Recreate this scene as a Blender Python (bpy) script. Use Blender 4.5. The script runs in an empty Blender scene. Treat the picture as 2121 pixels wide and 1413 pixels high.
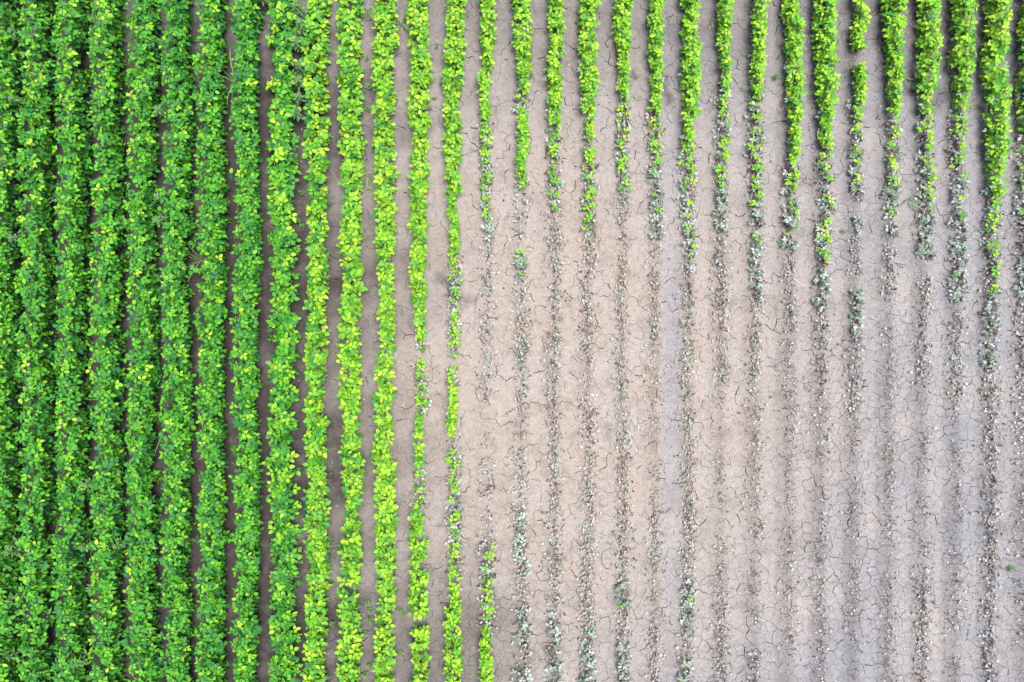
import bpy, math, random
import numpy as np
from mathutils import Euler, Matrix, Vector

R = random.Random(7)
NR = np.random.default_rng(7)
scene = bpy.context.scene
rad = math.radians

# ------------------------------------------------------------------ camera, sky, sun, exposure
CAM_H = 10.16                                   # drone height over the field, metres
PX = 139.2                                      # photograph pixels per metre on the ground
cam_data = bpy.data.cameras.new('camera')
cam_data.sensor_width = 36.0
cam_data.lens = 24.0
cam_data.clip_start = 0.1
cam_data.clip_end = 1000.0
cam = bpy.data.objects.new('camera', cam_data)
cam.location = (0, 0, CAM_H)
cam.rotation_euler = (0, 0, 0)
scene.collection.objects.link(cam)
scene.camera = cam

SUN_ELEV, SUN_AZ = rad(79), rad(70)             # azimuth clockwise from +Y (image up)
world = bpy.data.worlds.new('World')
scene.world = world
world.use_nodes = True
wn = world.node_tree
sky = wn.nodes.new('ShaderNodeTexSky')
sky.sky_type = 'NISHITA'
sky.sun_disc = False
sky.sun_elevation = SUN_ELEV
sky.sun_rotation = SUN_AZ
sky.air_density = 1.0
sky.dust_density = 4.0
sky.ozone_density = 0.6
wn.links.new(sky.outputs[0], wn.nodes['Background'].inputs[0])
wn.nodes['Background'].inputs[1].default_value = 0.06

sun_data = bpy.data.lights.new('sun', 'SUN')
sun_data.energy = 1.5
sun_data.angle = rad(30)
sun_data.color = (1.0, 0.95, 0.88)
sun = bpy.data.objects.new('sun', sun_data)
d = Vector((math.sin(SUN_AZ) * math.cos(SUN_ELEV), math.cos(SUN_AZ) * math.cos(SUN_ELEV), math.sin(SUN_ELEV)))
sun.rotation_euler = d.to_track_quat('Z', 'Y').to_euler()
sun.location = (0, 0, 30)
scene.collection.objects.link(sun)

vs = scene.view_settings
vs.view_transform = 'Standard'
vs.look = 'None'
vs.exposure = 2.22
vs.gamma = 1.0
vs.use_curve_mapping = False
scene.cycles.max_bounces = 4
scene.cycles.diffuse_bounces = 2
scene.cycles.transmission_bounces = 3

C = scene.collection


# ------------------------------------------------------------------ helpers
def gx(px):
    return (px - 1060.5) / PX


def gy(py):
    return (706.5 - py) / PX


def smooth(a, b, x):
    t = np.clip((np.asarray(x, float) - a) / (b - a), 0, 1)
    return t * t * (3 - 2 * t)


def make_mesh(name, V, F, mat, rnd=None, smooth_shade=True, attrs=None):
    """V (n,3); F list/array of triangles; rnd one value per vertex."""
    V = np.asarray(V, np.float32)
    F = np.asarray(F, np.int32)
    me = bpy.data.meshes.new(name)
    me.vertices.add(len(V))
    me.vertices.foreach_set('co', V.ravel())
    me.loops.add(F.size)
    me.loops.foreach_set('vertex_index', F.ravel())
    me.polygons.add(len(F))
    me.polygons.foreach_set('loop_start', np.arange(0, F.size, 3, dtype=np.int32))
    me.polygons.foreach_set('loop_total', np.full(len(F), 3, np.int32))
    me.polygons.foreach_set('use_smooth', np.full(len(F), smooth_shade, bool))
    allattrs = dict(attrs or {})
    if rnd is not None:
        allattrs['rnd'] = rnd
    for k, v in allattrs.items():
        a = me.attributes.new(k, 'FLOAT', 'POINT')
        a.data.foreach_set('value', np.asarray(v, np.float32))
    me.materials.append(mat)
    me.update(calc_edges=True)
    return me


JOINED = {'lower_foliage', 'withered_leaves', 'dry_stems'}


def add(name, me, parent=None, loc=(0, 0, 0), rot=(0, 0, 0), scale=(1, 1, 1)):
    o = bpy.data.objects.new(name, me)
    o.location = loc
    o.rotation_euler = rot
    o.scale = scale
    if parent is not None:
        o.parent = parent
    if name in JOINED:
        o['kind'] = 'stuff'
    C.objects.link(o)
    return o


def tag(o, label, cat, group=None):
    o['label'] = label
    o['category'] = cat
    if group:
        o['group'] = group


class Acc:
    """Collects many small transformed meshes into one."""
    def __init__(self):
        self.V, self.F, self.r, self.n = [], [], [], 0

    def put(self, V, F, M=None, rnd=0.0):
        V = np.asarray(V, float)
        if M is not None:
            m = np.array(M)
            V = V @ m[:3, :3].T + m[:3, 3]
        self.V.append(V)
        self.F.append(np.asarray(F, int) + self.n)
        r = np.asarray(rnd, float)
        self.r.append(np.full(len(V), float(r)) if r.ndim == 0 else r)
        self.n += len(V)

    def mesh(self, name, mat, sm=True):
        return make_mesh(name, np.concatenate(self.V), np.concatenate(self.F), mat, np.concatenate(self.r), sm)


def tube(pts, radii, sides=5):
    """A tapered tube along pts."""
    V, F = [], []
    pts = [Vector(p) for p in pts]
    for i, p in enumerate(pts):
        t = (pts[min(i + 1, len(pts) - 1)] - pts[max(i - 1, 0)]).normalized()
        a = t.cross(Vector((0.31, 0.95, 0.02))).normalized()
        b = t.cross(a)
        for k in range(sides):
            an = 2 * math.pi * k / sides
            V.append(p + (a * math.cos(an) + b * math.sin(an)) * radii[i])
    for i in range(len(pts) - 1):
        for k in range(sides):
            q, w = i * sides + k, i * sides + (k + 1) % sides
            F += [(q, w, w + sides), (q, w + sides, q + sides)]
    return np.array([tuple(v) for v in V]), F


# ------------------------------------------------------------------ materials
def new_mat(name):
    m = bpy.data.materials.new(name)
    m.use_nodes = True
    nt = m.node_tree
    return m, nt, nt.nodes['Principled BSDF'], nt.nodes['Material Output']


def leaf_material(name, stops, rough=0.6, transl=0.3, coat=0.2):
    m, nt, bsdf, out = new_mat(name)
    N, L = nt.nodes, nt.links
    at = N.new('ShaderNodeAttribute'); at.attribute_name = 'rnd'
    oi = N.new('ShaderNodeObjectInfo')
    ad = N.new('ShaderNodeMath'); ad.operation = 'ADD'
    L.new(at.outputs['Fac'], ad.inputs[0]); L.new(oi.outputs['Random'], ad.inputs[1])
    fr = N.new('ShaderNodeMath'); fr.operation = 'FRACT'
    L.new(ad.outputs[0], fr.inputs[0])
    cr = N.new('ShaderNodeValToRGB')
    el = cr.color_ramp.elements
    while len(el) < len(stops):
        el.new(0.5)
    for e, (p, c) in zip(el, stops):
        e.position = p
        e.color = (*c, 1)
    L.new(fr.outputs[0], cr.inputs[0])
    # blade mottling, fixed to the leaf
    tc = N.new('ShaderNodeTexCoord')
    nz = N.new('ShaderNodeTexNoise'); nz.inputs['Scale'].default_value = 38; nz.inputs['Detail'].default_value = 3
    L.new(tc.outputs['Object'], nz.inputs['Vector'])
    mp = N.new('ShaderNodeMapRange')
    mp.inputs[1].default_value = 0.3; mp.inputs[2].default_value = 0.7
    mp.inputs[3].default_value = 0.82; mp.inputs[4].default_value = 1.18
    L.new(nz.outputs[0], mp.inputs[0])
    mx = N.new('ShaderNodeMix'); mx.data_type = 'RGBA'; mx.blend_type = 'MULTIPLY'; mx.inputs[0].default_value = 1
    L.new(cr.outputs[0], mx.inputs[6]); L.new(mp.outputs[0], mx.inputs[7])
    L.new(mx.outputs[2], bsdf.inputs['Base Color'])
    bsdf.inputs['Roughness'].default_value = rough
    bsdf.inputs['Specular IOR Level'].default_value = coat
    tr = N.new('ShaderNodeBsdfTranslucent')
    hs = N.new('ShaderNodeHueSaturation'); hs.inputs['Value'].default_value = 1.25
    hs.inputs['Hue'].default_value = 0.485
    L.new(mx.outputs[2], hs.inputs['Color']); L.new(hs.outputs[0], tr.inputs['Color'])
    ms = N.new('ShaderNodeMixShader'); ms.inputs[0].default_value = transl
    L.new(bsdf.outputs[0], ms.inputs[1]); L.new(tr.outputs[0], ms.inputs[2])
    L.new(ms.outputs[0], out.inputs['Surface'])
    return m


MAT_LUSH = leaf_material('lush_leaf', [(0.0, (0.020, 0.107, 0.036)), (0.25, (0.028, 0.156, 0.019)), (0.6, (0.046, 0.211, 0.015)),
                                       (0.85, (0.075, 0.262, 0.013)), (1.0, (0.130, 0.304, 0.013))], transl=0.07)
MAT_BRIGHT = leaf_material('bright_leaf', [(0.0, (0.060, 0.199, 0.033)), (0.3, (0.110, 0.292, 0.023)), (0.7, (0.177, 0.369, 0.021)),
                                           (1.0, (0.279, 0.415, 0.030))], transl=0.12)
MAT_PALE = leaf_material('pale_leaf', [(0.0, (0.130, 0.204, 0.139)), (0.35, (0.210, 0.286, 0.227)), (0.7, (0.291, 0.347, 0.309)),
                                       (1.0, (0.360, 0.388, 0.378))], rough=0.7, transl=0.15, coat=0.2)
MAT_DRY = leaf_material('dry_leaf', [(0.0, (0.057, 0.043, 0.035)), (0.2, (0.134, 0.099, 0.086)), (0.35, (0.276, 0.234, 0.219)),
                                     (0.75, (0.362, 0.338, 0.338)), (0.9, (0.296, 0.338, 0.309)), (1.0, (0.247, 0.314, 0.257))], rough=0.8, transl=0.1, coat=0.15)
MAT_WEED = leaf_material('weed_leaf', [(0.0, (0.055, 0.138, 0.041)), (0.6, (0.083, 0.187, 0.057)), (1.0, (0.120, 0.229, 0.071))], rough=0.6, transl=0.2)
MAT_GRASS = leaf_material('grass_blade', [(0.0, (0.073, 0.197, 0.044)), (0.6, (0.146, 0.292, 0.087)), (1.0, (0.248, 0.350, 0.146))], rough=0.5, transl=0.25)
MAT_STEM = leaf_material('green_stem', [(0.0, (0.040, 0.091, 0.015)), (1.0, (0.081, 0.131, 0.030))], transl=0.0)
MAT_DRYSTEM = leaf_material('dry_stem', [(0.0, (0.029, 0.023, 0.018)), (0.7, (0.075, 0.058, 0.046)), (1.0, (0.139, 0.104, 0.081))], rough=0.85, transl=0.0, coat=0.1)
MAT_CRUMB = leaf_material('soil_crumb', [(0.0, (0.013, 0.011, 0.010)), (0.75, (0.032, 0.027, 0.024)), (1.0, (0.071, 0.061, 0.055))], rough=0.95, transl=0.0, coat=0.05)
MAT_PEBBLE = leaf_material('pebble', [(0.0, (0.194, 0.181, 0.173)), (1.0, (0.311, 0.302, 0.294))], rough=0.8, transl=0.0, coat=0.2)


def soil_material():
    m, nt, bsdf, out = new_mat('soil')
    N, L = nt.nodes, nt.links

    def noise(scale, detail=4, rough=0.55, vec=None):
        n = N.new('ShaderNodeTexNoise')
        n.inputs['Scale'].default_value = scale
        n.inputs['Detail'].default_value = detail
        n.inputs['Roughness'].default_value = rough
        L.new(vec or geo.outputs['Position'], n.inputs['Vector'])
        return n.outputs[0]

    def mix(a, b, f, mode='MIX'):
        x = N.new('ShaderNodeMix'); x.data_type = 'RGBA'; x.blend_type = mode
        for s, v in ((0, f), (6, a), (7, b)):
            if hasattr(v, 'is_linked'):
                L.new(v, x.inputs[s])
            elif s == 0:
                x.inputs[s].default_value = v
            else:
                x.inputs[s].default_value = (*v, 1)
        return x.outputs[2]

    def rng(v, a, b, c, e):
        x = N.new('ShaderNodeMapRange')
        for s, val in zip((1, 2, 3, 4), (a, b, c, e)):
            x.inputs[s].default_value = val
        L.new(v, x.inputs[0])
        return x.outputs[0]

    def mth(op, a, b):
        x = N.new('ShaderNodeMath'); x.operation = op
        for s, v in ((0, a), (1, b)):
            if hasattr(v, 'is_linked'):
                L.new(v, x.inputs[s])
            else:
                x.inputs[s].default_value = v
        return x.outputs[0]

    geo = N.new('ShaderNodeNewGeometry')
    damp_shade = N.new('ShaderNodeAttribute'); damp_shade.attribute_name = 'damp_shade'
    grey = N.new('ShaderNodeAttribute'); grey.attribute_name = 'grey'
    base = mix((0.232, 0.200, 0.174), (0.171, 0.174, 0.191), grey.outputs['Fac'])
    base = mix(base, (0.240, 0.220, 0.208), rng(noise(0.9, 5), 0.42, 0.68, 0.0, 0.75))
    base = mix(base, (0.125, 0.110, 0.103), rng(noise(2.7, 6, 0.65), 0.5, 0.75, 0.0, 0.7))
    dm = mth('MULTIPLY', damp_shade.outputs['Fac'], rng(noise(2.1, 6, 0.7), 0.3, 0.7, 0.72, 1.35))
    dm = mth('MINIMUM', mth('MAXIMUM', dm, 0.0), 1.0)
    base = mix(base, (0.018, 0.0145, 0.0130), mth('MULTIPLY', dm, 0.92))  # moist soil, taken near black to paint in shade in the gaps
    # fine grain
    g = rng(noise(60, 6, 0.75), 0.3, 0.7, 0.66, 1.26)
    base = mix(base, g, 1.0, 'MULTIPLY')
    g2 = rng(noise(14, 5, 0.7), 0.3, 0.7, 0.84, 1.12)
    base = mix(base, g2, 1.0, 'MULTIPLY')
    L.new(base, bsdf.inputs['Base Color'])
    L.new(rng(dm, 0, 1, 0.95, 0.75), bsdf.inputs['Roughness'])
    bsdf.inputs['Specular IOR Level'].default_value = 0.2
    bp = N.new('ShaderNodeBump'); bp.inputs['Strength'].default_value = 0.85; bp.inputs['Distance'].default_value = 0.025
    hsum = mth('ADD', noise(9, 6, 0.6), mth('MULTIPLY', noise(45, 5, 0.7), 0.45))
    L.new(hsum, bp.inputs['Height']); L.new(bp.outputs[0], bsdf.inputs['Normal'])
    return m


MAT_SOIL = soil_material()
MAT_SUBSOIL, _nt, _b, _o = new_mat('subsoil')
_b.inputs['Base Color'].default_value = (0.022, 0.018, 0.016, 1)
_b.inputs['Roughness'].default_value = 0.95

# ------------------------------------------------------------------ the rows of the field, read from the photograph
# row i stands at ROW_X[i] (photograph pixels on the ground); ROWS[i] lists (from y, to y, state, width in pixels)
# L lush dark green, B bright lime green, M half wilted, W withered, S a few shrivelled remains
ROW_X = [36 + 69.6 * i + (6 if i < 8 else 3 if i == 8 else 0) for i in range(31)]
for i_, x_ in {14: 1009, 16: 1148, 17: 1218, 19: 1356, 20: 1424, 21: 1493, 22: 1564, 23: 1635, 24: 1702, 25: 1770, 26: 1841, 27: 1911, 28: 1980, 29: 2049, 30: 2119}.items():
    ROW_X[i_] = x_
T, E = -25, 1440
ROWS = {
    0: [(T, E, 'L', 64)], 1: [(T, E, 'L', 66)], 2: [(T, E, 'L', 63)], 3: [(T, E, 'L', 66)], 4: [(T, E, 'L', 70)],
    5: [(T, E, 'L', 70)], 6: [(T, E, 'L', 68)], 7: [(T, E, 'L', 66)],
    8: [(T, 330, 'B', 70), (330, 785, 'B', 62), (795, E, 'B', 64)],
    9: [(T, 330, 'B', 56), (330, 430, 'B', 44), (440, 780, 'B', 46), (780, 870, 'B', 40), (870, 940, 'B', 46), (945, 1010, 'B', 36), (1010, E, 'B', 52)],
    10: [(T, 400, 'B', 54), (400, 860, 'B', 48), (865, 900, 'B', 34), (900, 1030, 'B', 46), (1040, 1075, 'B', 34), (1075, E, 'B', 50)],
    11: [(T, 450, 'B', 50), (450, 540, 'B', 42), (545, 780, 'B', 38), (780, 860, 'B', 40), (865, E, 'B', 44)],
    12: [(T, 262, 'B', 50), (275, 480, 'B', 42), (480, 625, 'B', 38), (628, 698, 'B', 28), (700, 718, 'M', 24), (752, 800, 'M', 28), (800, 860, 'M', 28), (860, 965, 'B', 28), (968, 1055, 'M', 32),
         (1055, 1110, 'B', 36), (1115, 1262, 'B', 44), (1278, 1338, 'B', 42), (1350, E, 'B', 44)],
    13: [(T, 180, 'B', 48), (180, 330, 'B', 42), (330, 395, 'B', 32), (400, 450, 'B', 22), (455, 520, 'B', 28), (520, 600, 'M', 30), (600, 660, 'M', 26), (665, 735, 'M', 28),
         (757, 810, 'M', 28), (810, 885, 'B', 28), (900, 930, 'W', 22), (935, 1010, 'M', 32), (1010, 1110, 'M', 32), (1110, 1195, 'M', 32), (1205, E, 'B', 40)],
    14: [(T, 95, 'B', 36), (105, 255, 'B', 34), (255, 330, 'M', 28), (330, 400, 'M', 26), (400, 500, 'M', 22), (500, 720, 'W', 26), (720, 835, 'W', 20), (910, 930, 'S', 16), (945, 1040, 'W', 28),
         (1050, 1120, 'W', 24), (1120, 1300, 'M', 34), (1305, E, 'B', 34)],
    15: [(T, 62, 'B', 44), (70, 160, 'B', 44), (160, 200, 'B', 34), (205, 240, 'M', 30), (245, 360, 'B', 36), (360, 390, 'M', 28), (395, 500, 'W', 28), (525, 575, 'M', 28), (575, 720, 'W', 28), (700, 760, 'M', 26),
         (765, 905, 'W', 22), (930, 1055, 'W', 30), (1055, 1180, 'M', 30), (1180, 1260, 'W', 28), (1262, 1340, 'M', 34), (1340, 1375, 'W', 28), (1375, E, 'M', 38)],
    16: [(T, 262, 'B', 40), (268, 330, 'M', 30), (330, 430, 'M', 30), (430, 560, 'W', 28), (560, 700, 'W', 26), (700, 880, 'W', 26), (880, 1060, 'W', 22), (1060, 1150, 'W', 28), (1155, 1270, 'W', 28), (1275, 1325, 'M', 34), (1330, E, 'M', 28)],
    17: [(T, 240, 'B', 42), (240, 300, 'B', 32), (300, 480, 'M', 30), (480, 520, 'W', 28), (520, 570, 'W', 28), (570, 760, 'W', 26), (760, 800, 'S', 20), (815, 1060, 'W', 28), (1060, 1200, 'W', 26), (1200, 1310, 'W', 28), (1310, E, 'M', 30)],
    18: [(T, 110, 'B', 42), (110, 200, 'B', 32), (200, 350, 'M', 30), (350, 400, 'M', 26), (400, 470, 'W', 24), (470, 530, 'S', 18), (530, 700, 'W', 20), (700, 900, 'W', 22), (900, 1060, 'W', 26), (1060, 1200, 'W', 28), (1200, 1260, 'M', 28), (1260, 1330, 'W', 26), (1330, E, 'M', 30)],
    19: [(T, 230, 'B', 34), (235, 330, 'M', 32), (335, 415, 'M', 28), (415, 500, 'M', 26), (500, 560, 'S', 24), (560, 700, 'W', 20), (700, 800, 'S', 26), (800, 950, 'S', 24), (950, 1060, 'S', 24), (1060, 1150, 'W', 22), (1150, 1300, 'S', 26), (1300, E, 'W', 26)],
    20: [(T, 88, 'B', 42), (97, 245, 'B', 40), (252, 290, 'B', 36), (290, 400, 'M', 34), (400, 510, 'M', 30), (510, 575, 'M', 24), (575, 690, 'W', 24), (700, 800, 'W', 28), (800, 1060, 'W', 24), (1060, 1200, 'W', 26), (1200, 1300, 'M', 26), (1300, 1370, 'W', 26), (1370, E, 'M', 32)],
    21: [(T, 150, 'B', 34), (150, 190, 'B', 28), (190, 330, 'M', 30), (330, 400, 'M', 28), (400, 490, 'M', 26), (490, 600, 'W', 24), (600, 680, 'W', 26), (700, 800, 'W', 24), (800, 900, 'S', 20), (900, 1060, 'S', 18), (1060, 1250, 'S', 30), (1250, E, 'W', 24)],
    22: [(T, 200, 'B', 34), (205, 330, 'M', 34), (330, 380, 'M', 28), (380, 475, 'M', 28), (485, 620, 'M', 24), (630, 735, 'W', 24), (740, 790, 'W', 22), (800, 1060, 'S', 26), (1080, 1115, 'W', 24), (1115, 1300, 'S', 26), (1350, E, 'W', 26)],
    23: [(T, 215, 'B', 38), (215, 325, 'B', 28), (325, 420, 'M', 32), (420, 512, 'M', 32), (530, 690, 'W', 24), (700, 900, 'S', 26), (900, 1060, 'S', 18), (1100, 1413, 'S', 26)],
    24: [(T, 215, 'B', 48), (215, 300, 'B', 34), (300, 385, 'M', 36), (390, 500, 'M', 32), (500, 640, 'M', 28), (645, 800, 'W', 26), (800, 960, 'S', 26), (960, 1410, 'S', 24)],
    25: [(T, 112, 'B', 30), (140, 215, 'B', 26), (215, 300, 'M', 28), (300, 420, 'M', 26), (445, 480, 'M', 24), (490, 570, 'W', 22), (600, 700, 'M', 22), (700, 860, 'W', 28), (860, 1200, 'S', 22), (1200, E, 'S', 26)],
    26: [(T, 95, 'B', 46), (95, 160, 'B', 34), (160, 250, 'B', 30), (250, 340, 'M', 32), (340, 450, 'M', 28), (465, 490, 'M', 26), (510, 620, 'W', 26), (630, 800, 'S', 24), (800, E, 'S', 20)],
    27: [(T, 190, 'B', 48), (190, 235, 'B', 30), (235, 330, 'M', 34), (330, 460, 'M', 34), (460, 535, 'M', 34), (575, 630, 'W', 26), (630, 700, 'W', 22), (700, 800, 'W', 28), (800, 1200, 'S', 26), (1200, E, 'W', 26)],
    28: [(T, 145, 'B', 50), (145, 230, 'B', 36), (230, 330, 'M', 34), (330, 420, 'M', 30), (430, 520, 'M', 32), (520, 630, 'M', 34), (640, 700, 'W', 26), (700, 830, 'W', 28), (830, 1130, 'S', 20), (1130, E, 'S', 30)],
    29: [(T, 360, 'B', 48), (360, 400, 'B', 34), (400, 480, 'M', 38), (480, 640, 'M', 36), (640, 760, 'M', 34), (760, 870, 'W', 32), (870, 1000, 'W', 26), (1000, 1413, 'W', 28)],
    30: [(T, 280, 'B', 42), (280, 480, 'M', 42), (480, 620, 'M', 36), (620, 900, 'W', 34), (900, 1413, 'S', 34)],
}
ORD = ['first', 'second', 'third', 'fourth', 'fifth', 'sixth', 'seventh', 'eighth', 'ninth', 'tenth', 'eleventh', 'twelfth', 'thirteenth', 'fourteenth', 'fifteenth', 'sixteenth']


TENS = {2: 'twent', 3: 'thirt', 4: 'fort', 5: 'fift', 6: 'sixt'}


def ordinal(n):
    if n <= 16:
        return ORD[n - 1]
    if n < 20:
        return {17: 'seventeenth', 18: 'eighteenth', 19: 'nineteenth'}[n]
    t, u = divmod(n, 10)
    return TENS[t] + 'ieth' if u == 0 else TENS[t] + 'y-' + ORD[u - 1]


def row_name(i):
    return f'{ORD[i]} row from the left' if i <= 15 else f'{ORD[30 - i]} row from the right'


# ------------------------------------------------------------------ ground: cracked soil plates over darker subsoil
def ground_h(x, y):
    """Gentle relief in metres: a low ridge under each row and slow swells."""
    px = x * PX + 1060.5
    ph = (px - 36) / 69.6 * 2 * np.pi
    return 0.010 * np.cos(ph) + 0.010 * np.sin(0.9 * x + 1.3 * y) * np.cos(0.7 * y - 0.4 * x)


def damp_shade_map(px, py):
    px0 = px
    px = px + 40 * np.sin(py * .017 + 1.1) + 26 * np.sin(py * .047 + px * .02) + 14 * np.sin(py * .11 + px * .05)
    a = smooth(980, 540, px) * (0.72 + 0.28 * smooth(0, 250, py))  # left lanes: moist soil plus the shade between rows, put into the colour
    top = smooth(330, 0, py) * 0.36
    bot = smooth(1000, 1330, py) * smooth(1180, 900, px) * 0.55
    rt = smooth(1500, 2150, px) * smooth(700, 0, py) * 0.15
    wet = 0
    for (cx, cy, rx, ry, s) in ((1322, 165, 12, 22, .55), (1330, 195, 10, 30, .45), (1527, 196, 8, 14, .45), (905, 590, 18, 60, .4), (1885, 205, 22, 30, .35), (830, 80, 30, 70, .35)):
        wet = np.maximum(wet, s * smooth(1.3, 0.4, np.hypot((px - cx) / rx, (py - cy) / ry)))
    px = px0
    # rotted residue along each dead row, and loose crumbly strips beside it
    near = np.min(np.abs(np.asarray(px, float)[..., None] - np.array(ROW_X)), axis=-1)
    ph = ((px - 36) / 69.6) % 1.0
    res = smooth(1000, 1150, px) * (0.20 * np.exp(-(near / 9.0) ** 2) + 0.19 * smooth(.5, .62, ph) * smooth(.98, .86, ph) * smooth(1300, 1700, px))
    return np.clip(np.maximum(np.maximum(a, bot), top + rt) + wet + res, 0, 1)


def grey_map(px, py):
    r_ = np.hypot(px - 1230, (py - 800) * 0.85)
    g = np.where(px > 1230, 0.95, 0.6) * smooth(150, 800, r_)
    trk = 0
    for cx, w in ((1392, 22), (1806, 26), (1945, 22)):
        trk = np.maximum(trk, 0.75 * smooth(1.6, 0.5, abs(px - cx) / w))
    return np.clip(np.maximum(g, trk), 0, 1)


def crack_open(px, py):
    c = 0.20 + 0.85 * float(smooth(1450, 1800, px) * smooth(450, 950, py))
    c = max(c, 0.88 * float(smooth(1000, 1250, py) * smooth(850, 960, px)))
    c = max(c, 0.45 * float(smooth(1450, 1750, px) * smooth(150, 450, py)))
    n = math.sin(px * .013 + 2.1 * math.sin(py * .009)) * math.sin(py * .016 + 1.7 * math.sin(px * .008)) + .5 * math.sin(px * .041 + py * .023)
    return min(.97, c * (1.0 + .38 * n)) * float(smooth(600, 820, px))


X0, X1, Y0, Y1, PITCH = -9.6, 9.6, -6.8, 6.8, 0.138
nx, ny = int((X1 - X0) / PITCH), int((Y1 - Y0) / PITCH)
seeds = {}
for a in range(-3, nx + 3):
    for b in range(-3, ny + 3):
        seeds[a, b] = (X0 + (a + 0.5 + R.uniform(-.5, .5)) * PITCH, Y0 + (b + 0.5 + 0.5 * (a % 2) + R.uniform(-.5, .5)) * PITCH)
SP = 0.52
sup = {}
for a in range(-3, int((X1 - X0) / SP) + 4):
    for b in range(-3, int((Y1 - Y0) / SP) + 4):
        sup[a, b] = (X0 + (a + R.uniform(0, 1)) * SP, Y0 + (b + R.uniform(0, 1)) * SP)


def super_of(p):
    a, b = int((p[0] - X0) / SP), int((p[1] - Y0) / SP)
    return min(((i, j) for i in range(a - 2, a + 3) for j in range(b - 2, b + 3) if (i, j) in sup),
               key=lambda k: (sup[k][0] - p[0]) ** 2 + (sup[k][1] - p[1]) ** 2)


cell_sup = {k: super_of(p) for k, p in seeds.items()}
NB = sorted([(i, j) for i in range(-2, 3) for j in range(-2, 3) if (i, j) != (0, 0)], key=lambda t: t[0] ** 2 + t[1] ** 2)
cells = {}
for a in range(nx):
    for b in range(ny):
        sx, sy = seeds[a, b]
        r_ = PITCH * 1.8
        poly = [((sx - r_, sy - r_), None), ((sx + r_, sy - r_), None), ((sx + r_, sy + r_), None), ((sx - r_, sy + r_), None)]
        for (i, j) in NB:
            qx, qy = seeds[a + i, b + j]
            nxv, nyv = qx - sx, qy - sy
            c_ = (qx * qx + qy * qy - sx * sx - sy * sy) * 0.5
            ds = [p[0][0] * nxv + p[0][1] * nyv - c_ for p in poly]
            if max(ds) <= 0:
                continue
            new = []
            n_ = len(poly)
            for k in range(n_):
                (P, lab), (Q, _l) = poly[k], poly[(k + 1) % n_]
                dp, dq = ds[k], ds[(k + 1) % n_]
                if dp <= 0:
                    new.append((P, lab))
                    if dq > 0:
                        t = dp / (dp - dq)
                        new.append(((P[0] + (Q[0] - P[0]) * t, P[1] + (Q[1] - P[1]) * t), (a + i, b + j)))
                elif dq <= 0:
                    t = dp / (dp - dq)
                    new.append(((P[0] + (Q[0] - P[0]) * t, P[1] + (Q[1] - P[1]) * t), lab))
            poly = new
        cells[a, b] = poly                       # label k: the neighbour across the edge k -> k+1

edge_w = {}
vert_w = {}


def vkey(p):
    return (round(p[0], 4), round(p[1], 4))


for k, poly in cells.items():
    for n_ in range(len(poly)):
        P, nb = poly[n_]
        Q = poly[(n_ + 1) % len(poly)][0]
        if nb is None:
            continue
        key = (k, nb) if k < nb else (nb, k)
        if key not in edge_w:
            mx_, my_ = (P[0] + Q[0]) / 2 * PX + 1060.5, 706.5 - (P[1] + Q[1]) / 2 * PX
            w = 0.0
            lft = float(smooth(560, 800, mx_))
            if cell_sup.get(nb) != cell_sup[k] and R.random() < 0.72 * lft:
                w = R.choice((R.uniform(0.002, 0.004), R.uniform(0.0025, 0.005), R.uniform(0.004, 0.009), R.uniform(0.006, 0.013)))
            if w == 0 and R.random() < crack_open(mx_, my_):
                w = R.choice((R.uniform(0.0015, 0.0035), R.uniform(0.0025, 0.0045), R.uniform(0.0035, 0.0065)))
            edge_w[key] = w
            if w > 0:
                for p in (P, Q):
                    vert_w.setdefault(vkey(p), []).append(w)

CR = random.Random(3)
edge_pts = {}


def edge_points(key, P, Q):
    """Interior points of a shared edge, wiggled the same way from both sides; P, Q in key order."""
    if key not in edge_pts:
        dx, dy = Q[0] - P[0], Q[1] - P[1]
        out = []
        for t in (0.22, 0.5, 0.78):
            o_ = CR.uniform(-0.11, 0.11)
            out.append((P[0] + dx * t - dy * o_, P[1] + dy * t + dx * o_))
        edge_pts[key] = out
    return edge_pts[key]


plates, joined = [], []
DEPTH = 0.05
for k, poly in cells.items():
    sx, sy = seeds[k]
    ring, ws = [], []
    for n_ in range(len(poly)):
        P, nb = poly[n_]
        Q = poly[(n_ + 1) % len(poly)][0]
        lw = vert_w.get(vkey(P), [])
        vw = max(lw) * 0.9 if len(lw) >= 2 else 0.0
        ring.append(P); ws.append(vw)
        if nb is None or math.hypot(Q[0] - P[0], Q[1] - P[1]) < 0.012:
            continue
        key = (k, nb) if k < nb else (nb, k)
        w = edge_w[key]
        pts = edge_points(key, P, Q) if k < nb else list(reversed(edge_points(key, Q, P)))
        taper = (1.0, 1.0, 1.0)
        for p, tp in zip(pts, taper):
            ring.append(p); ws.append(w * tp)
    n_ = len(ring)
    out = []
    for q in range(n_):
        p, w = ring[q], ws[q]
        vx, vy = sx - p[0], sy - p[1]
        l_ = math.hypot(vx, vy) or 1
        out.append((p[0] + vx / l_ * w * 0.55, p[1] + vy / l_ * w * 0.55))
    nopen = sum(1 for w in ws if w > 0)
    (plates if nopen >= n_ * 0.93 else joined).append((k, out, ws))


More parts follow.
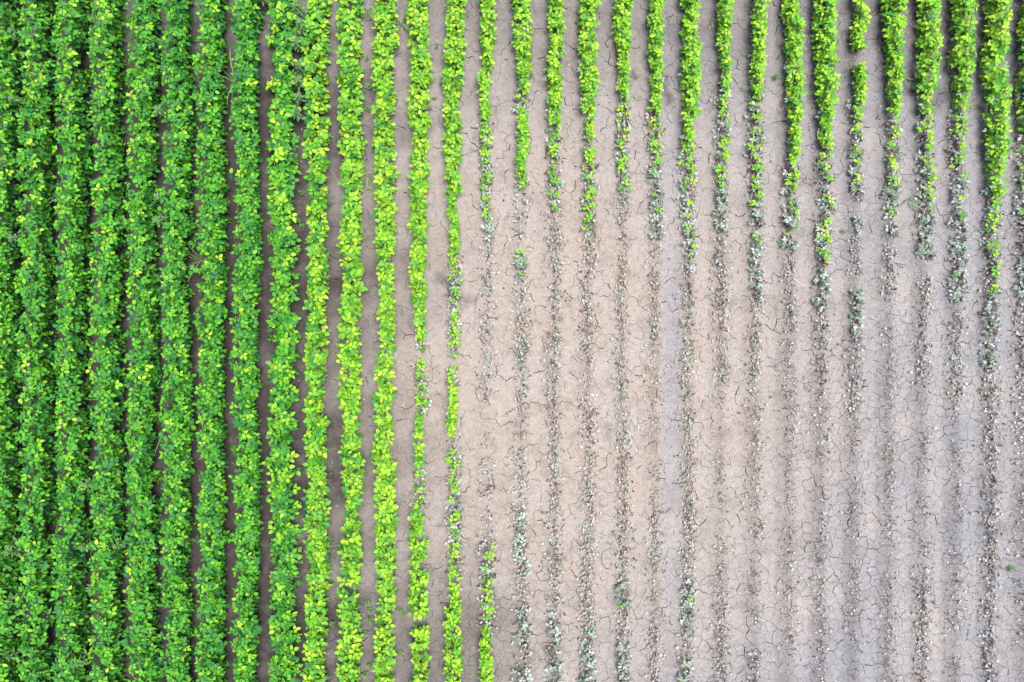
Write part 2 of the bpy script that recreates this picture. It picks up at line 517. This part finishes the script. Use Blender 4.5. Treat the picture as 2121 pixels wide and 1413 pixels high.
def plate_arrays(out, ws, lift=0.0):
    P = np.array(out)
    c = P.mean(0)
    n_ = len(P)
    x, y = np.concatenate([P[:, 0], [c[0]]]), np.concatenate([P[:, 1], [c[1]]])
    z = ground_h(x, y) + lift
    top = np.stack([x, y, z], 1)
    bot = top[:n_].copy(); bot[:, 2] -= DEPTH
    V = np.concatenate([top, bot])
    F = [(q, (q + 1) % n_, n_) for q in range(n_)]
    for q in range(n_):
        r_ = (q + 1) % n_
        if ws[q] > 0 or ws[r_] > 0:
            F += [(q, n_ + 1 + q, r_), (r_, n_ + 1 + q, n_ + 1 + r_)]
    return V, F


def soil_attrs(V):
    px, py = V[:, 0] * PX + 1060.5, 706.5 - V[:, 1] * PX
    return {'damp_shade': damp_shade_map(px, py), 'grey': grey_map(px, py)}


base_v = np.array([(-400, -400, -0.055), (400, -400, -0.055), (400, 400, -0.055), (-400, 400, -0.055)], float)
ground = add('ground', make_mesh('ground', base_v, [(0, 1, 2), (0, 2, 3)], MAT_SUBSOIL))
ground['kind'] = 'structure'


def in_view(out):
    px, py = out[0][0] * PX + 1060.5, 706.5 - out[0][1] * PX
    return 10 < px < 2110 and 10 < py < 1400


def plate_size(o):
    P = np.array(o[1])
    return -abs(0.5 * np.sum(P[:, 0] * np.roll(P[:, 1], -1) - P[:, 1] * np.roll(P[:, 0], -1)))


vis = sorted([p for p in plates if in_view(p[1])], key=plate_size)
single = vis[:300]
single_keys = {p[0] for p in single}
for k, out, ws in single:
    V, F = plate_arrays(out, ws, R.uniform(-0.002, 0.003))
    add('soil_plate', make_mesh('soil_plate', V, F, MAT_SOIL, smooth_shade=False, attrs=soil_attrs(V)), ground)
acc = Acc()
for k, out, ws in joined + [p for p in plates if p[0] not in single_keys]:
    V, F = plate_arrays(out, ws)
    acc.put(V, F)
VV = np.concatenate(acc.V)
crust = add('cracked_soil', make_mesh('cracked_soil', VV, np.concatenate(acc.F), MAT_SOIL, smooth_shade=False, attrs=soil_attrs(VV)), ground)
crust['kind'] = 'stuff'
del acc, VV


# ------------------------------------------------------------------ leaf shapes
def leaflet(length, width, fold, droop, rng_):
    """One ovate leaflet along +X, folded along its midrib; returns V, F."""
    st = (0.0, 0.22, 0.5, 0.78, 1.0)
    wd = (0.0, 0.40, 0.50, 0.31, 0.0)
    V, F = [], []
    for s, w in zip(st, wd):
        V.append((s * length, 0, -droop * length * s * s))
    for side in (1, -1):
        for s, w in list(zip(st, wd))[1:4]:
            ww = w * width * rng_.uniform(0.93, 1.07)
            V.append((s * length + rng_.uniform(-.02, .02) * length, side * ww, -droop * length * s * s + fold * ww))
    for side, o in ((0, 5), (1, 8)):
        tri = [(0, 1, o), (1, o + 1, o), (1, 2, o + 1), (2, o + 2, o + 1), (2, 3, o + 2), (3, 4, o + 2)]
        if side == 0:
            F += tri
        else:
            F += [(a, c, b) for a, b, c in tri]
    return np.array(V), F


def trifoliate(size, rng_, curl=1.0, petiole=0.35):
    """A bean leaf: three leaflets on a short stalk, origin at the stalk's foot."""
    ac = Acc()
    st = size * petiole
    V, F = tube([(0, 0, 0), (st * .6, 0, st * .12), (st * 1.05, 0, st * .08)], [size * .022, size * .018, size * .014], 3)
    ac.put(V, F, None, rng_.random() * 0.12)
    base = rng_.uniform(0, 0.3)
    for ang, off, sc in ((0, 0.30, 1.0), (74, 0.02, .9), (-74, 0.02, .9)):
        V, F = leaflet(size * sc * rng_.uniform(.92, 1.06), size * sc * rng_.uniform(.58, .72), rng_.uniform(.05, .38) * curl, rng_.uniform(-.05, .28) * curl, rng_)
        M = (Matrix.Translation((st + off * size, 0, st * .08)) @ Matrix.Rotation(rad(ang + rng_.uniform(-14, 14)), 4, 'Z')
             @ Matrix.Rotation(rad(rng_.uniform(-24, 24)), 4, 'X') @ Matrix.Rotation(rad(rng_.uniform(-20, 26)), 4, 'Y') @ Matrix.Translation((size * .05, 0, 0)))
        ac.put(V, F, M, base + rng_.uniform(0, 0.30))
    return ac


LR = random.Random(11)
TRI = [trifoliate(1.0, LR) for _ in range(10)]
TRI_ARR = [(np.concatenate(t.V), np.concatenate(t.F), np.concatenate(t.r)) for t in TRI]
LEAF = {m.name: [make_mesh('leaf', v, f, m, r) for v, f, r in TRI_ARR] for m in (MAT_LUSH, MAT_BRIGHT, MAT_PALE)}
CURL = [trifoliate(1.0, LR, curl=2.6, petiole=0.2) for _ in range(8)]
CURL_ARR = [(np.concatenate(t.V), np.concatenate(t.F), np.concatenate(t.r)) for t in CURL]
LEAF['pale_curled'] = [make_mesh('leaf', v, f, MAT_PALE, r) for v, f, r in CURL_ARR]
BIT = [leaflet(1.0, LR.uniform(.55, .9), LR.uniform(-.2, 1.1), LR.uniform(-.3, .5), LR) for _ in range(12)]


def leaf_pose(rng_, hw, hl, h, kind, inner=False):
    """A leaf's place on a plant that fills half-width hw (x), half-length hl (y), height h."""
    u, v = rng_.uniform(-1, 1), rng_.uniform(-1, 1)
    dome = 1 - (0.20 * abs(u) ** 5 if kind == 'L' else 0.55 * abs(u) ** 2.4) - 0.05 * v * v
    z = h * dome * (rng_.uniform(.3, .86) if inner else rng_.uniform(.84, 1.06))
    x, y = u * hw * (0.85 if inner else 0.98), v * hl
    yaw = math.atan2(y + rng_.gauss(0, hl * .5), x + rng_.gauss(0, hw * .5)) + rng_.gauss(0, .7)
    pitch = rng_.gauss(0.12 + 0.30 * abs(u), 0.26)
    roll = rng_.gauss(0, 0.30)
    return (x, y, z), (roll, pitch, yaw)


def mat_of(loc, rot, s):
    return Matrix.Translation(loc) @ Euler(rot).to_matrix().to_4x4() @ Matrix.Scale(s, 4)


def foliage_mesh(rng_, hw, hl, h, n, size, mat, arrs, skirt=0):
    ac = Acc()
    for _ in range(n):
        loc, rot = leaf_pose(rng_, hw, hl, h, 'L' if mat is MAT_LUSH else 'B', True)
        s = size * rng_.uniform(.75, 1.1)
        v, f, r = rng_.choice(arrs)
        M = mat_of(loc, rot, s) @ Matrix.Translation((-.55, 0, 0))
        ac.put(v, f, M, np.mod(r + rng_.random(), 1.0))
    for _ in range(skirt):                       # leaves down the flanks of the row
        s_ = rng_.choice((-1, 1))
        loc = (s_ * hw * rng_.uniform(.4, .8), rng_.uniform(-1, 1) * hl, h * rng_.uniform(.04, .75))
        v, f, r = rng_.choice(arrs)
        M = mat_of(loc, (rng_.gauss(0, .4), rng_.gauss(.5, .35), (0 if s_ > 0 else math.pi) + rng_.gauss(0, .6)), size * rng_.uniform(.75, 1.1)) @ Matrix.Translation((-.6, 0, 0))
        ac.put(v, f, M, np.mod(r + rng_.random(), 1.0))
    return ac.mesh('lower_foliage', mat)


def stem_mesh(rng_, hw, hl, h, mat, n=6, r0=.006):
    ac = Acc()
    V, F = tube([(0, 0, -.02), (rng_.gauss(0, .01), rng_.gauss(0, .01), h * .4), (rng_.gauss(0, .02), rng_.gauss(0, .02), h * .8)], [r0, r0 * .8, r0 * .4], 5)
    ac.put(V, F, None, rng_.random())
    for _ in range(n):
        z0 = h * rng_.uniform(.1, .55)
        e = (rng_.uniform(-.75, .75) * hw, rng_.uniform(-.8, .8) * hl, min(h * .8, z0 + h * rng_.uniform(.15, .35)))
        V, F = tube([(0, 0, z0), (e[0] * .5, e[1] * .5, (z0 + e[2]) / 2 + h * .05), e], [r0 * .55, r0 * .45, r0 * .25], 3)
        ac.put(V, F, None, rng_.random())
    return ac.mesh('stem', mat)


PR = random.Random(23)
# unit half-width/half-length variants are scaled per plant
VAR = {}
VAR['L'] = [(stem_mesh(PR, .20, .15, .40, MAT_STEM), foliage_mesh(PR, .115, .16, .37, 38, .080, MAT_LUSH, TRI_ARR, 14)) for _ in range(8)]
VAR['B'] = [(stem_mesh(PR, .15, .15, .34, MAT_STEM), foliage_mesh(PR, .115, .15, .32, 22, .078, MAT_BRIGHT, TRI_ARR, 12)) for _ in range(8)]


def withered_mesh(rng_, hw, hl, h, n, size, dead):
    """Curled remains of leaves on and just above the soil."""
    ac = Acc()
    for _ in range(n):
        v, f = rng_.choice(BIT)
        s = size * rng_.uniform(.5, 1.25)
        x, y = rng_.gauss(0, hw * .5), rng_.uniform(-1, 1) * hl
        z = 0.016 + h * rng_.random() ** 1.6 + ground_pad
        M = mat_of((x, y, z), (rng_.gauss(0, .6), rng_.gauss(0.1, .5), rng_.uniform(0, 6.28)), s)
        r = rng_.uniform(.1, .88) if rng_.random() < dead else rng_.uniform(.8, .999)
        ac.put(v, f, M, r)
    return ac.mesh('withered_leaves', MAT_DRY)


def dry_stems(rng_, hw, hl, h, n):
    ac = Acc()
    for _ in range(n):
        x, y = rng_.gauss(0, hw * .35), rng_.uniform(-.8, .8) * hl
        a, l = rng_.uniform(0, 6.28), rng_.uniform(.04, .11)
        e = (x + l * math.cos(a), y + l * math.sin(a), h * rng_.uniform(.2, 1.0) + .01)
        V, F = tube([(x, y, -.015), ((x + e[0]) / 2, (y + e[1]) / 2, e[2] * .8), e], [.0035, .003, .0018], 3)
        ac.put(V, F, None, rng_.random())
    return ac.mesh('dry_stems', MAT_DRYSTEM)


ground_pad = 0.0
VAR['M'] = [(dry_stems(PR, .13, .11, .10, 20), withered_mesh(PR, .14, .11, .07, 22, .05, .62)) for _ in range(10)]
VAR['W'] = [(dry_stems(PR, .12, .11, .07, 7), withered_mesh(PR, .17, .12, .06, 38, .044, .74)) for _ in range(12)]
VAR['S'] = [(dry_stems(PR, .12, .14, .05, 7), withered_mesh(PR, .19, .16, .04, 21, .038, .76)) for _ in range(12)]

KIND = {
    'L': dict(name='lush_bean_plant', cat='bean plant', step=42, look='dense dark green bean plant', grp='lush dark green bean plants'),
    'B': dict(name='bright_bean_plant', cat='bean plant', step=43, look='bright lime green bean plant', grp='bright lime green bean plants'),
    'M': dict(name='wilting_bean_plant', cat='bean plant', step=27, look='wilting bean plant with silvery leaves', grp='wilting bean plants'),
    'W': dict(name='withered_bean_plant', cat='dead plant', step=31, look='withered bean plant with curled leaves', grp='withered bean plants'),
    'S': dict(name='shrivelled_seedling', cat='dead plant', step=44, look='shrivelled bean seedling on cracked soil', grp='shrivelled seedlings'),
}
counts = {}


def put_leaf(parent, mesh, loc, rot, s):
    M = mat_of(loc, rot, s) @ Matrix.Translation((-.55, 0, 0))
    o = bpy.data.objects.new('leaf', mesh)
    o.parent = parent
    o.location = M.to_translation()
    o.rotation_euler = rot
    o.scale = (s, s, s)
    C.objects.link(o)


def place(i, px, py, st, width, nth):
    k = KIND[st]
    x, y = gx(px), gy(py)
    root = bpy.data.objects.new(k['name'], None)
    root.empty_display_size = 0.1
    root.location = (x, y, float(ground_h(x, y)))
    C.objects.link(root)
    tag(root, f"{k['look']}, {ordinal(nth)} from the top in {row_name(i)}", k['cat'], f"{k['grp']} in the {row_name(i)}")
    counts[st] = counts.get(st, 0) + 1
    hw = width / PX / 2
    hl = k['step'] / PX / 2
    stem, fol = R.choice(VAR['L' if i == 8 else st])
    flip = R.choice((0, math.pi))
    if st == 'L':
        h = R.uniform(.92, 1.12) * (.47 + .07 * float(smooth(593, 100, px)))
        hl *= 1.15
        sx = hw / .27
        add('stem', stem, root, (0, 0, 0), (0, 0, flip), (sx, 1, h / .40))
        add('lower_foliage', fol, root, (0, 0, 0), (0, 0, flip), (sx, 1, h / .40))
        for _ in range(R.randint(23, 28)):
            loc, rot = leaf_pose(R, max(hw - .094, .05), hl, h, st)
            lime = .08 + .22 * float(smooth(420, 150, px) * smooth(520, 100, py))
            put_leaf(root, R.choice(LEAF['bright_leaf' if R.random() < lime else 'lush_leaf']), loc, rot, R.choice((R.uniform(.055, .075), R.uniform(.065, .090))))
        if R.random() < .12:                      # a leaf hanging out into the furrow
            s_ = R.choice((-1, 1))
            put_leaf(root, R.choice(LEAF['lush_leaf']), (s_ * hw * 1.12, R.uniform(-hl, hl), h * .6), (R.gauss(0, .3), .2, 0 if s_ > 0 else math.pi), R.uniform(.085, .11))
    elif st == 'B':
        if i >= 12:
            tp = .70 + .30 * min(1.0, wilt_gap(i, py) / 110)
            width *= tp
            hw *= tp
        wf = min(1.0, width / 46)
        h = R.uniform(.30, .38) * (0.55 + 0.45 * wf)
        sx = hw / (.27 if i == 8 else .175)
        add('stem', stem, root, (0, 0, 0), (0, 0, flip), (sx, 1, h / .34))
        add('lower_foliage', fol, root, (0, 0, 0), (0, 0, flip), (sx, 1, h / .34))
        s0 = 0.070 + 0.020 * float(smooth(1050, 700, px))
        for _ in range(int((13 + 5 * R.random()) * (0.45 + 0.55 * width / 46) * (0.088 / s0) ** 1.2)):
            loc, rot = leaf_pose(R, max(hw - .045, .035), hl * 1.12, h, st)
            deep = {8: .62, 9: .42, 10: .26, 11: .14, 30: .2, 29: .12}.get(i, .05)
            put_leaf(root, R.choice(LEAF['lush_leaf' if R.random() < deep else 'bright_leaf']), loc, rot, s0 * R.uniform(.82, 1.15))
        if i >= 12:                               # drought shows first as pale leaves low on the flanks
            dry = max(float(smooth(60, 300, py)) * float(smooth(950, 1300, px)), 0.8 - wilt_gap(i, py) / 110)
            for _ in range(int(7 * max(dry, 0) * R.uniform(.6, 1.2))):
                s_ = R.choice((-1, -1, 1))
                put_leaf(root, R.choice(LEAF['pale_curled']), (s_ * hw * R.uniform(.5, 1.05), R.uniform(-1, 1) * hl, h * R.uniform(.15, .7)),
                         (R.gauss(0, .5), R.gauss(.3, .4), R.uniform(0, 6.28)), R.uniform(.036, .056))
    elif st == 'M':
        h = R.uniform(.10, .17)
        sx = hw / .125
        add('dry_stems', stem, root, (0, 0, 0), (0, 0, flip), (sx, 1, h / .10))
        add('withered_leaves', fol, root, (0, 0, 0), (0, 0, flip), (sx, 1, 1))
        # greener towards the green end of the row
        lime = mix_lime(i, py)
        lime = 0 if lime < .2 and R.random() < .8 else lime
        for _ in range(R.randint(7, 11)):
            if R.random() < lime:
                loc, rot = leaf_pose(R, hw * .6, hl * 1.1, h * 1.15, st)
                put_leaf(root, R.choice(LEAF['bright_leaf']), loc, rot, R.uniform(.048, .072))
            else:
                loc, rot = leaf_pose(R, hw * 1.0, hl * 1.15, h * .8, st)
                put_leaf(root, R.choice(LEAF['pale_curled'] if R.random() < .6 else LEAF['pale_leaf']), loc, (rot[0] + R.gauss(0, .4), rot[1] + .2, rot[2]), R.uniform(.044, .074))
    else:
        sx = hw / (.12 if st == 'W' else .10)
        add('dry_stems', stem, root, (0, 0, 0), (0, 0, flip), (sx, 1, R.uniform(.7, 1.2)))
        add('withered_leaves', fol, root, (0, 0, 0), (0, 0, flip), (sx, 1, R.uniform(.7, 1.2)))
        for _ in range(R.randint(1, 4) if st == 'W' else R.choice((0, 0, 1, 2))):
            put_leaf(root, R.choice(LEAF['pale_curled']), (R.gauss(.01, hw * .5), R.uniform(-1, 1) * hl, R.uniform(.03, .08)),
                     (R.gauss(0, .4), R.gauss(.1, .4), R.uniform(0, 6.28)), R.uniform(.024, .044))


def wilt_gap(i, py):
    """Pixels to the nearest wilted or bare stretch of the row."""
    return min([max(a - py, py - b, 0) for (a, b, s, w) in ROWS[i] if s in 'MWS'] or [999])


def mix_lime(i, py):
    """Share of still green leaves on a wilting plant: high next to green stretches of its row."""
    best = 1e9
    for (a, b, s, w) in ROWS[i]:
        if s in 'LB':
            best = min(best, max(a - py, py - b, 0))
    return float(np.clip(0.78 - best / 380, 0.08, 0.75)) if best < 1e8 else 0.08


for i in range(31):
    wob = R.uniform(0, 6.28)
    nth = 0
    for (a, b, st, width) in ROWS[i]:
        step = KIND[st]['step']
        n = max(1, round((b - a) / step))
        for q in range(n):
            if st == 'S' and R.random() < .22:
                continue
            py = a + (q + .5) * (b - a) / n + R.uniform(-.12, .12) * step
            px = ROW_X[i] + 2.2 * math.sin(py / 90 + wob) + R.gauss(0, 1.8)
            nth += 1
            place(i, px, py, st, width * R.uniform(.9, 1.1), nth)
pass


# ------------------------------------------------------------------ weeds between the rows
def blade_mesh(rng_, length, width, bend, mat):
    V, F = [], []
    n = 7
    for q in range(n):
        t = q / (n - 1)
        x = length * (t * (1 - .25 * bend * t))
        z = length * (0.95 * t - bend * t * t)
        w = width * (1 - t ** 2.2) * (.6 + .4 * min(1, t * 4))
        V += [(x * .75, w, z + w * .35), (x * .75, 0, z), (x * .75, -w, z + w * .35)]
    for q in range(n - 1):
        for s in (0, 1):
            p = q * 3 + s
            F += [(p, p + 3, p + 1), (p + 1, p + 3, p + 4)]
    return make_mesh('blade', V, F, mat, np.full(len(V), rng_.random()))


GB = [blade_mesh(PR, 1.0, PR.uniform(.011, .018), PR.uniform(.35, .95), MAT_GRASS) for _ in range(8)]
GRASS = [  # px, py, blade length, blades, label
    (487, 170, .52, 9, 'long bladed grass weed in the furrow beside the eighth row, near the top'),
    (138, 400, .50, 10, 'spiky grass weed between second and third rows, upper part of the photo'),
    (138, 612, .58, 14, 'largest spiky grass tuft between second and third rows, above mid height'),
    (418, 538, .52, 10, 'long bladed grass weed between sixth and seventh rows, above mid height'),
    (348, 596, .42, 7, 'sparse grass weed between fifth and sixth rows, above mid height'),
    (212, 780, .40, 5, 'thin curling grass weed between third and fourth rows, halfway down'),
    (412, 834, .46, 8, 'grass weed between sixth and seventh rows, just below mid height'),
    (346, 880, .50, 8, 'looping grass weed between fifth and sixth rows, just below mid height'),
    (834, 50, .34, 14, 'bushy green grass tuft between twelfth and thirteenth rows, at the top'),
    (760, 20, .40, 8, 'grass weed between eleventh and twelfth rows at the top edge'),
    (762, 362, .30, 12, 'dense grass tuft between eleventh and twelfth rows, upper part'),
    (774, 396, .20, 6, 'small grass tuft just below the dense tuft beside the twelfth row'),
    (1873, 160, .20, 5, 'few grass blades beside the fifth row from the right edge, near the top'),
    (1880, 412, .26, 7, 'pale grass tuft between fifth and fourth rows from the right edge'),
    (1608, 497, .16, 6, 'small yellow green grass tuft beside the eighth row from the right edge'),
    (1472, 48, .18, 5, 'faint grass blades between eleventh and tenth rows from the right, at the top'),
    (925, 498, .14, 3, 'tiny grass sprout left of the fourteenth row, upper part'),
    (686, 932, .14, 3, 'small grass sprout beside the tenth row, in the lower half'),
    (1662, 785, .12, 4, 'tiny grass sprout below mid height, eighth row from the right edge'),
]
for (px, py, ln, nb, label) in GRASS:
    x, y = gx(px), gy(py)
    root = bpy.data.objects.new('grass_weed', None)
    root.location = (x, y, float(ground_h(x, y)) - .01)
    C.objects.link(root)
    tag(root, label, 'grass weed', 'grass weeds in the field')
    for q in range(nb):
        s = ln * R.uniform(.8, 1.3) * (1.3 if px < 560 else 1.1)
        add('blade', R.choice(GB), root, (R.gauss(0, .008), R.gauss(0, .008), 0), (R.gauss(0, .12), R.gauss(0, .15), R.uniform(0, 6.28)), (s, s * .45 / max(s, .3), s))


def weed_leaf(rng_):
    v, f = leaflet(1.0, rng_.uniform(.22, .34), rng_.uniform(.1, .4), rng_.uniform(0, .3), rng_)
    return make_mesh('leaf', v, f, MAT_WEED, np.full(len(v), rng_.random() * .5))


WL = [weed_leaf(PR) for _ in range(6)]
WS = [stem_mesh(PR, .03, .03, 1.0, MAT_STEM, 3, .012) for _ in range(3)]
BROAD = [
    (628, 30, 'between ninth and tenth rows, at the top edge'), (636, 70, 'between ninth and tenth rows, second from the top edge'), (632, 112, 'between ninth and tenth rows, third from the top edge'),
    (634, 150, 'between ninth and tenth rows, fourth from the top edge'), (626, 182, 'between ninth and tenth rows, fifth from the top edge'), (628, 215, 'between ninth and tenth rows, sixth from the top edge'), (622, 245, 'between ninth and tenth rows, lowest of that chain'),
    (556, 18, 'left of the ninth row at the top edge'), (66, 95, 'between first and second rows, near the top'), (70, 228, 'between first and second rows, lower of the upper two'),
    (62, 362, 'between first and second rows, upper part'), (68, 500, 'between first and second rows, above mid height'), (352, 415, 'between fifth and sixth rows, upper part'), (350, 462, 'between fifth and sixth rows, below its twin'),
    (352, 245, 'between fifth and sixth rows, near the top'), (212, 990, 'between third and fourth rows, lower part'), (208, 1118, 'between third and fourth rows, near the bottom'), (206, 1196, 'between third and fourth rows, second from the bottom edge'),
    (204, 1345, 'between third and fourth rows, at the bottom edge'), (70, 1105, 'between first and second rows, lower part'), (66, 1130, 'between first and second rows, just under another'), (66, 1222, 'between first and second rows, near the bottom'),
    (64, 1330, 'between first and second rows, at the bottom edge'), (138, 1255, 'between second and third rows, near the bottom'), (280, 1110, 'between fourth and fifth rows, lower part'),
]
for (px, py, where) in BROAD:
    x, y = gx(px), gy(py)
    root = bpy.data.objects.new('broadleaf_weed', None)
    h = R.uniform(.34, .42) * (1.18 if px < 500 else 1)
    root.location = (x, y, float(ground_h(x, y)))
    root.rotation_euler = (R.gauss(0, .08), R.gauss(0, .08), R.uniform(0, 6))
    C.objects.link(root)
    tag(root, 'grey green star shaped weed ' + where, 'weed', 'grey green broadleaf weeds')
    add('stem', R.choice(WS), root, scale=(1, 1, h))
    for ly, (zf, n, s) in enumerate(((.55, 6, .11), (.75, 7, .10), (.92, 7, .085), (1.02, 6, .055))):
        for q in range(n):
            add('leaf', R.choice(WL), root, (0, 0, h * zf), (R.gauss(0, .25), -R.uniform(-.1, .35) - ly * .08, q * 6.283 / n + R.gauss(0, .2) + ly), [s * R.uniform(.8, 1.2)] * 3)

SPROUT = [
    (616, 1018, .05), (620, 1042, .055), (614, 1068, .06), (622, 1094, .055), (617, 1118, .06), (624, 1160, .05), (618, 1190, .05), (640, 1128, .045), (612, 1218, .05), (688, 1117, .045), (690, 1140, .04),
    (762, 1246, .05), (768, 1262, .05), (764, 1282, .055), (760, 1310, .05), (758, 1394, .055), (766, 1378, .05), (688, 1208, .05), (684, 1240, .045), (690, 1290, .05), (827, 1262, .05), (832, 1268, .04), (831, 1350, .045),
    (756, 1008, .045), (760, 978, .05), (762, 124, .05), (765, 182, .055), (762, 226, .05), (772, 310, .05), (626, 400, .06), (618, 455, .07), (628, 470, .05), (918, 178, .06), (900, 204, .035), (905, 98, .035),
    (1762, 86, .07), (1609, 163, .07), (1627, 12, .06), (1195, 25, .04), (1197, 47, .04), (2091, 1176, .06), (1745, 480, .035), (1830, 950, .03),
]
SPL = [make_mesh('leaf', v, f, MAT_WEED, r) for v, f, r in TRI_ARR[:5]]


def between(px):
    k = int(np.argmin([abs(px - (a + b) / 2) for a, b in zip(ROW_X[:-1], ROW_X[1:])]))
    if k < 15:
        return f'between {ORD[k]} and {ORD[k + 1]} rows'
    if k == 15:
        return 'between the middle rows'
    return f'between {ORD[30 - k]} and {ORD[29 - k]} rows from the right'


used = {}
for (px, py, s) in sorted(SPROUT, key=lambda t: t[1]):
    x, y = gx(px), gy(py)
    root = bpy.data.objects.new('weed_seedling', None)
    root.location = (x, y, float(ground_h(x, y)))
    C.objects.link(root)
    bt = between(px)
    used[bt] = used.get(bt, 0) + 1
    tag(root, f'tiny weed seedling, {ordinal(used[bt])} from the top {bt}', 'weed', 'weed seedlings in the furrows')
    add('stem', R.choice(WS), root, scale=(.4, .4, s * 1.2))
    for q in range(R.randint(4, 6)):
        add('leaf', R.choice(SPL), root, (0, 0, s * R.uniform(.6, 1.2)), (R.gauss(0, .3), R.gauss(-.1, .25), R.uniform(0, 6.28)), [s * R.uniform(.5, .8)] * 3)


# ------------------------------------------------------------------ loose stuff: litter, crumbs, pebbles
def state_at(i, py):
    for (a, b, st, w) in ROWS[i]:
        if a <= py <= b:
            return st
    return None


ac = Acc()
for _ in range(26000):
    i = R.randint(8, 30)
    py = R.uniform(-20, 1433)
    st = state_at(i, py)
    p = {'M': .42, 'W': .45, 'S': .36, 'B': .20 if i > 12 else .09, None: .10}[st]
    if i > 23 and py > 800:
        p *= .8
    if R.random() > p:
        continue
    px = ROW_X[i] + R.gauss(0, {'M': 12, 'B': 17}.get(st, 15)) - (5 if i > 20 else 0)
    x, y = gx(px), gy(py)
    v, f = R.choice(BIT)
    s = R.uniform(.008, .026)
    ac.put(v, f, mat_of((x, y, float(ground_h(x, y)) + .006 + R.random() * .006), (R.gauss(0, .4), R.gauss(0, .3), R.uniform(0, 6.28)), s), R.uniform(.0, .95))
lit = add('leaf_litter', ac.mesh('leaf_litter', MAT_DRY))
lit['kind'] = 'stuff'
tag(lit, 'small dry pale and brown leaf fragments scattered along the withered rows', 'leaf litter')

OCT = (np.array([(1, 0, 0), (0, 1, 0), (-1, 0, 0), (0, -1, 0), (0, 0, .8), (0, 0, -.5)], float),
       [(0, 1, 4), (1, 2, 4), (2, 3, 4), (3, 0, 4), (1, 0, 5), (2, 1, 5), (3, 2, 5), (0, 3, 5)])


def grains(name, n, r0, r1, mat, dens):
    ac = Acc()
    done = 0
    while done < n:
        px, py = R.uniform(-120, 2240), R.uniform(-100, 1510)
        if R.random() > dens(px, py):
            continue
        done += 1
        x, y = gx(px), gy(py)
        s = R.uniform(r0, r1) * (1.5 if R.random() < .08 else 1)
        v = OCT[0] * np.array([R.uniform(.6, 1.3), R.uniform(.6, 1.3), R.uniform(.6, 1.1)])
        ac.put(v, OCT[1], mat_of((x, y, float(ground_h(x, y)) + s * .15), (R.gauss(0, .4), R.gauss(0, .4), R.uniform(0, 6)), s), R.random())
    o = add(name, ac.mesh(name, mat, False))
    o['kind'] = 'stuff'
    return o


def crumb_density(px, py):
    if px < 560:
        return .04
    ph = ((px - 36) / 69.6) % 1.0
    band = 1.0 if .55 < ph < .98 else .35 if ph < .15 else .5
    k = .25 + .75 * float(smooth(1000, 1750, px)) * float(smooth(-200, 700, py))
    cl = .5 + .5 * math.sin(px * .021 + 1.7 * math.sin(py * .013)) * math.sin(py * .026 + 1.3 * math.sin(px * .017))
    near = min(abs(px - q) for q in ROW_X)
    row = 0.8 * math.exp(-(near / 8.0) ** 2) * float(smooth(1030, 1200, px)) * float(smooth(250, 600, py))
    return band * k * (.25 + .75 * cl) + row


o = grains('soil_crumbs', 36000, .0030, .0080, MAT_CRUMB, crumb_density)
tag(o, 'dark soil crumbs strewn over the dry ground between rows', 'soil crumbs')
o = grains('pale_pebbles', 160, .005, .012, MAT_PEBBLE, lambda px, py: .12 if px < 560 else .5)
tag(o, 'small pale pebbles dotted over the bare soil', 'pebbles')

# ------------------------------------------------------------------ the same crop going on past the edges of the photograph
ac = Acc()
for i in range(-7, 38):
    xx = 36 + 69.6 * i
    for py in np.arange(-280, 1690, 40):
        inside = 0 <= i <= 30
        if inside and -45 < py < 1460:
            continue
        x, y = gx(xx) + R.gauss(0, .012), gy(py)
        green = i <= 13 or py < (60 if i < 31 else 300)
        if green:
            w = 66 if i < 8 else 48
            h = R.uniform(.34, .44) if i < 8 else R.uniform(.28, .36)
            for _ in range(20 if i < 8 else 14):
                loc, rot = leaf_pose(R, w / PX / 2 * .95, .16, h, None, R.random() < .35)
                v, f, r = R.choice(TRI_ARR)
                ac.put(v, f, Matrix.Translation((x, y, 0)) @ mat_of(loc, rot, R.uniform(.075, .11)) @ Matrix.Translation((-.55, 0, 0)), np.mod(r + R.random(), 1))
crop = add('bean_crop', ac.mesh('bean_crop', MAT_LUSH))
crop['kind'] = 'stuff'
tag(crop, 'green bean crop continuing past the edges of the field section', 'crop')
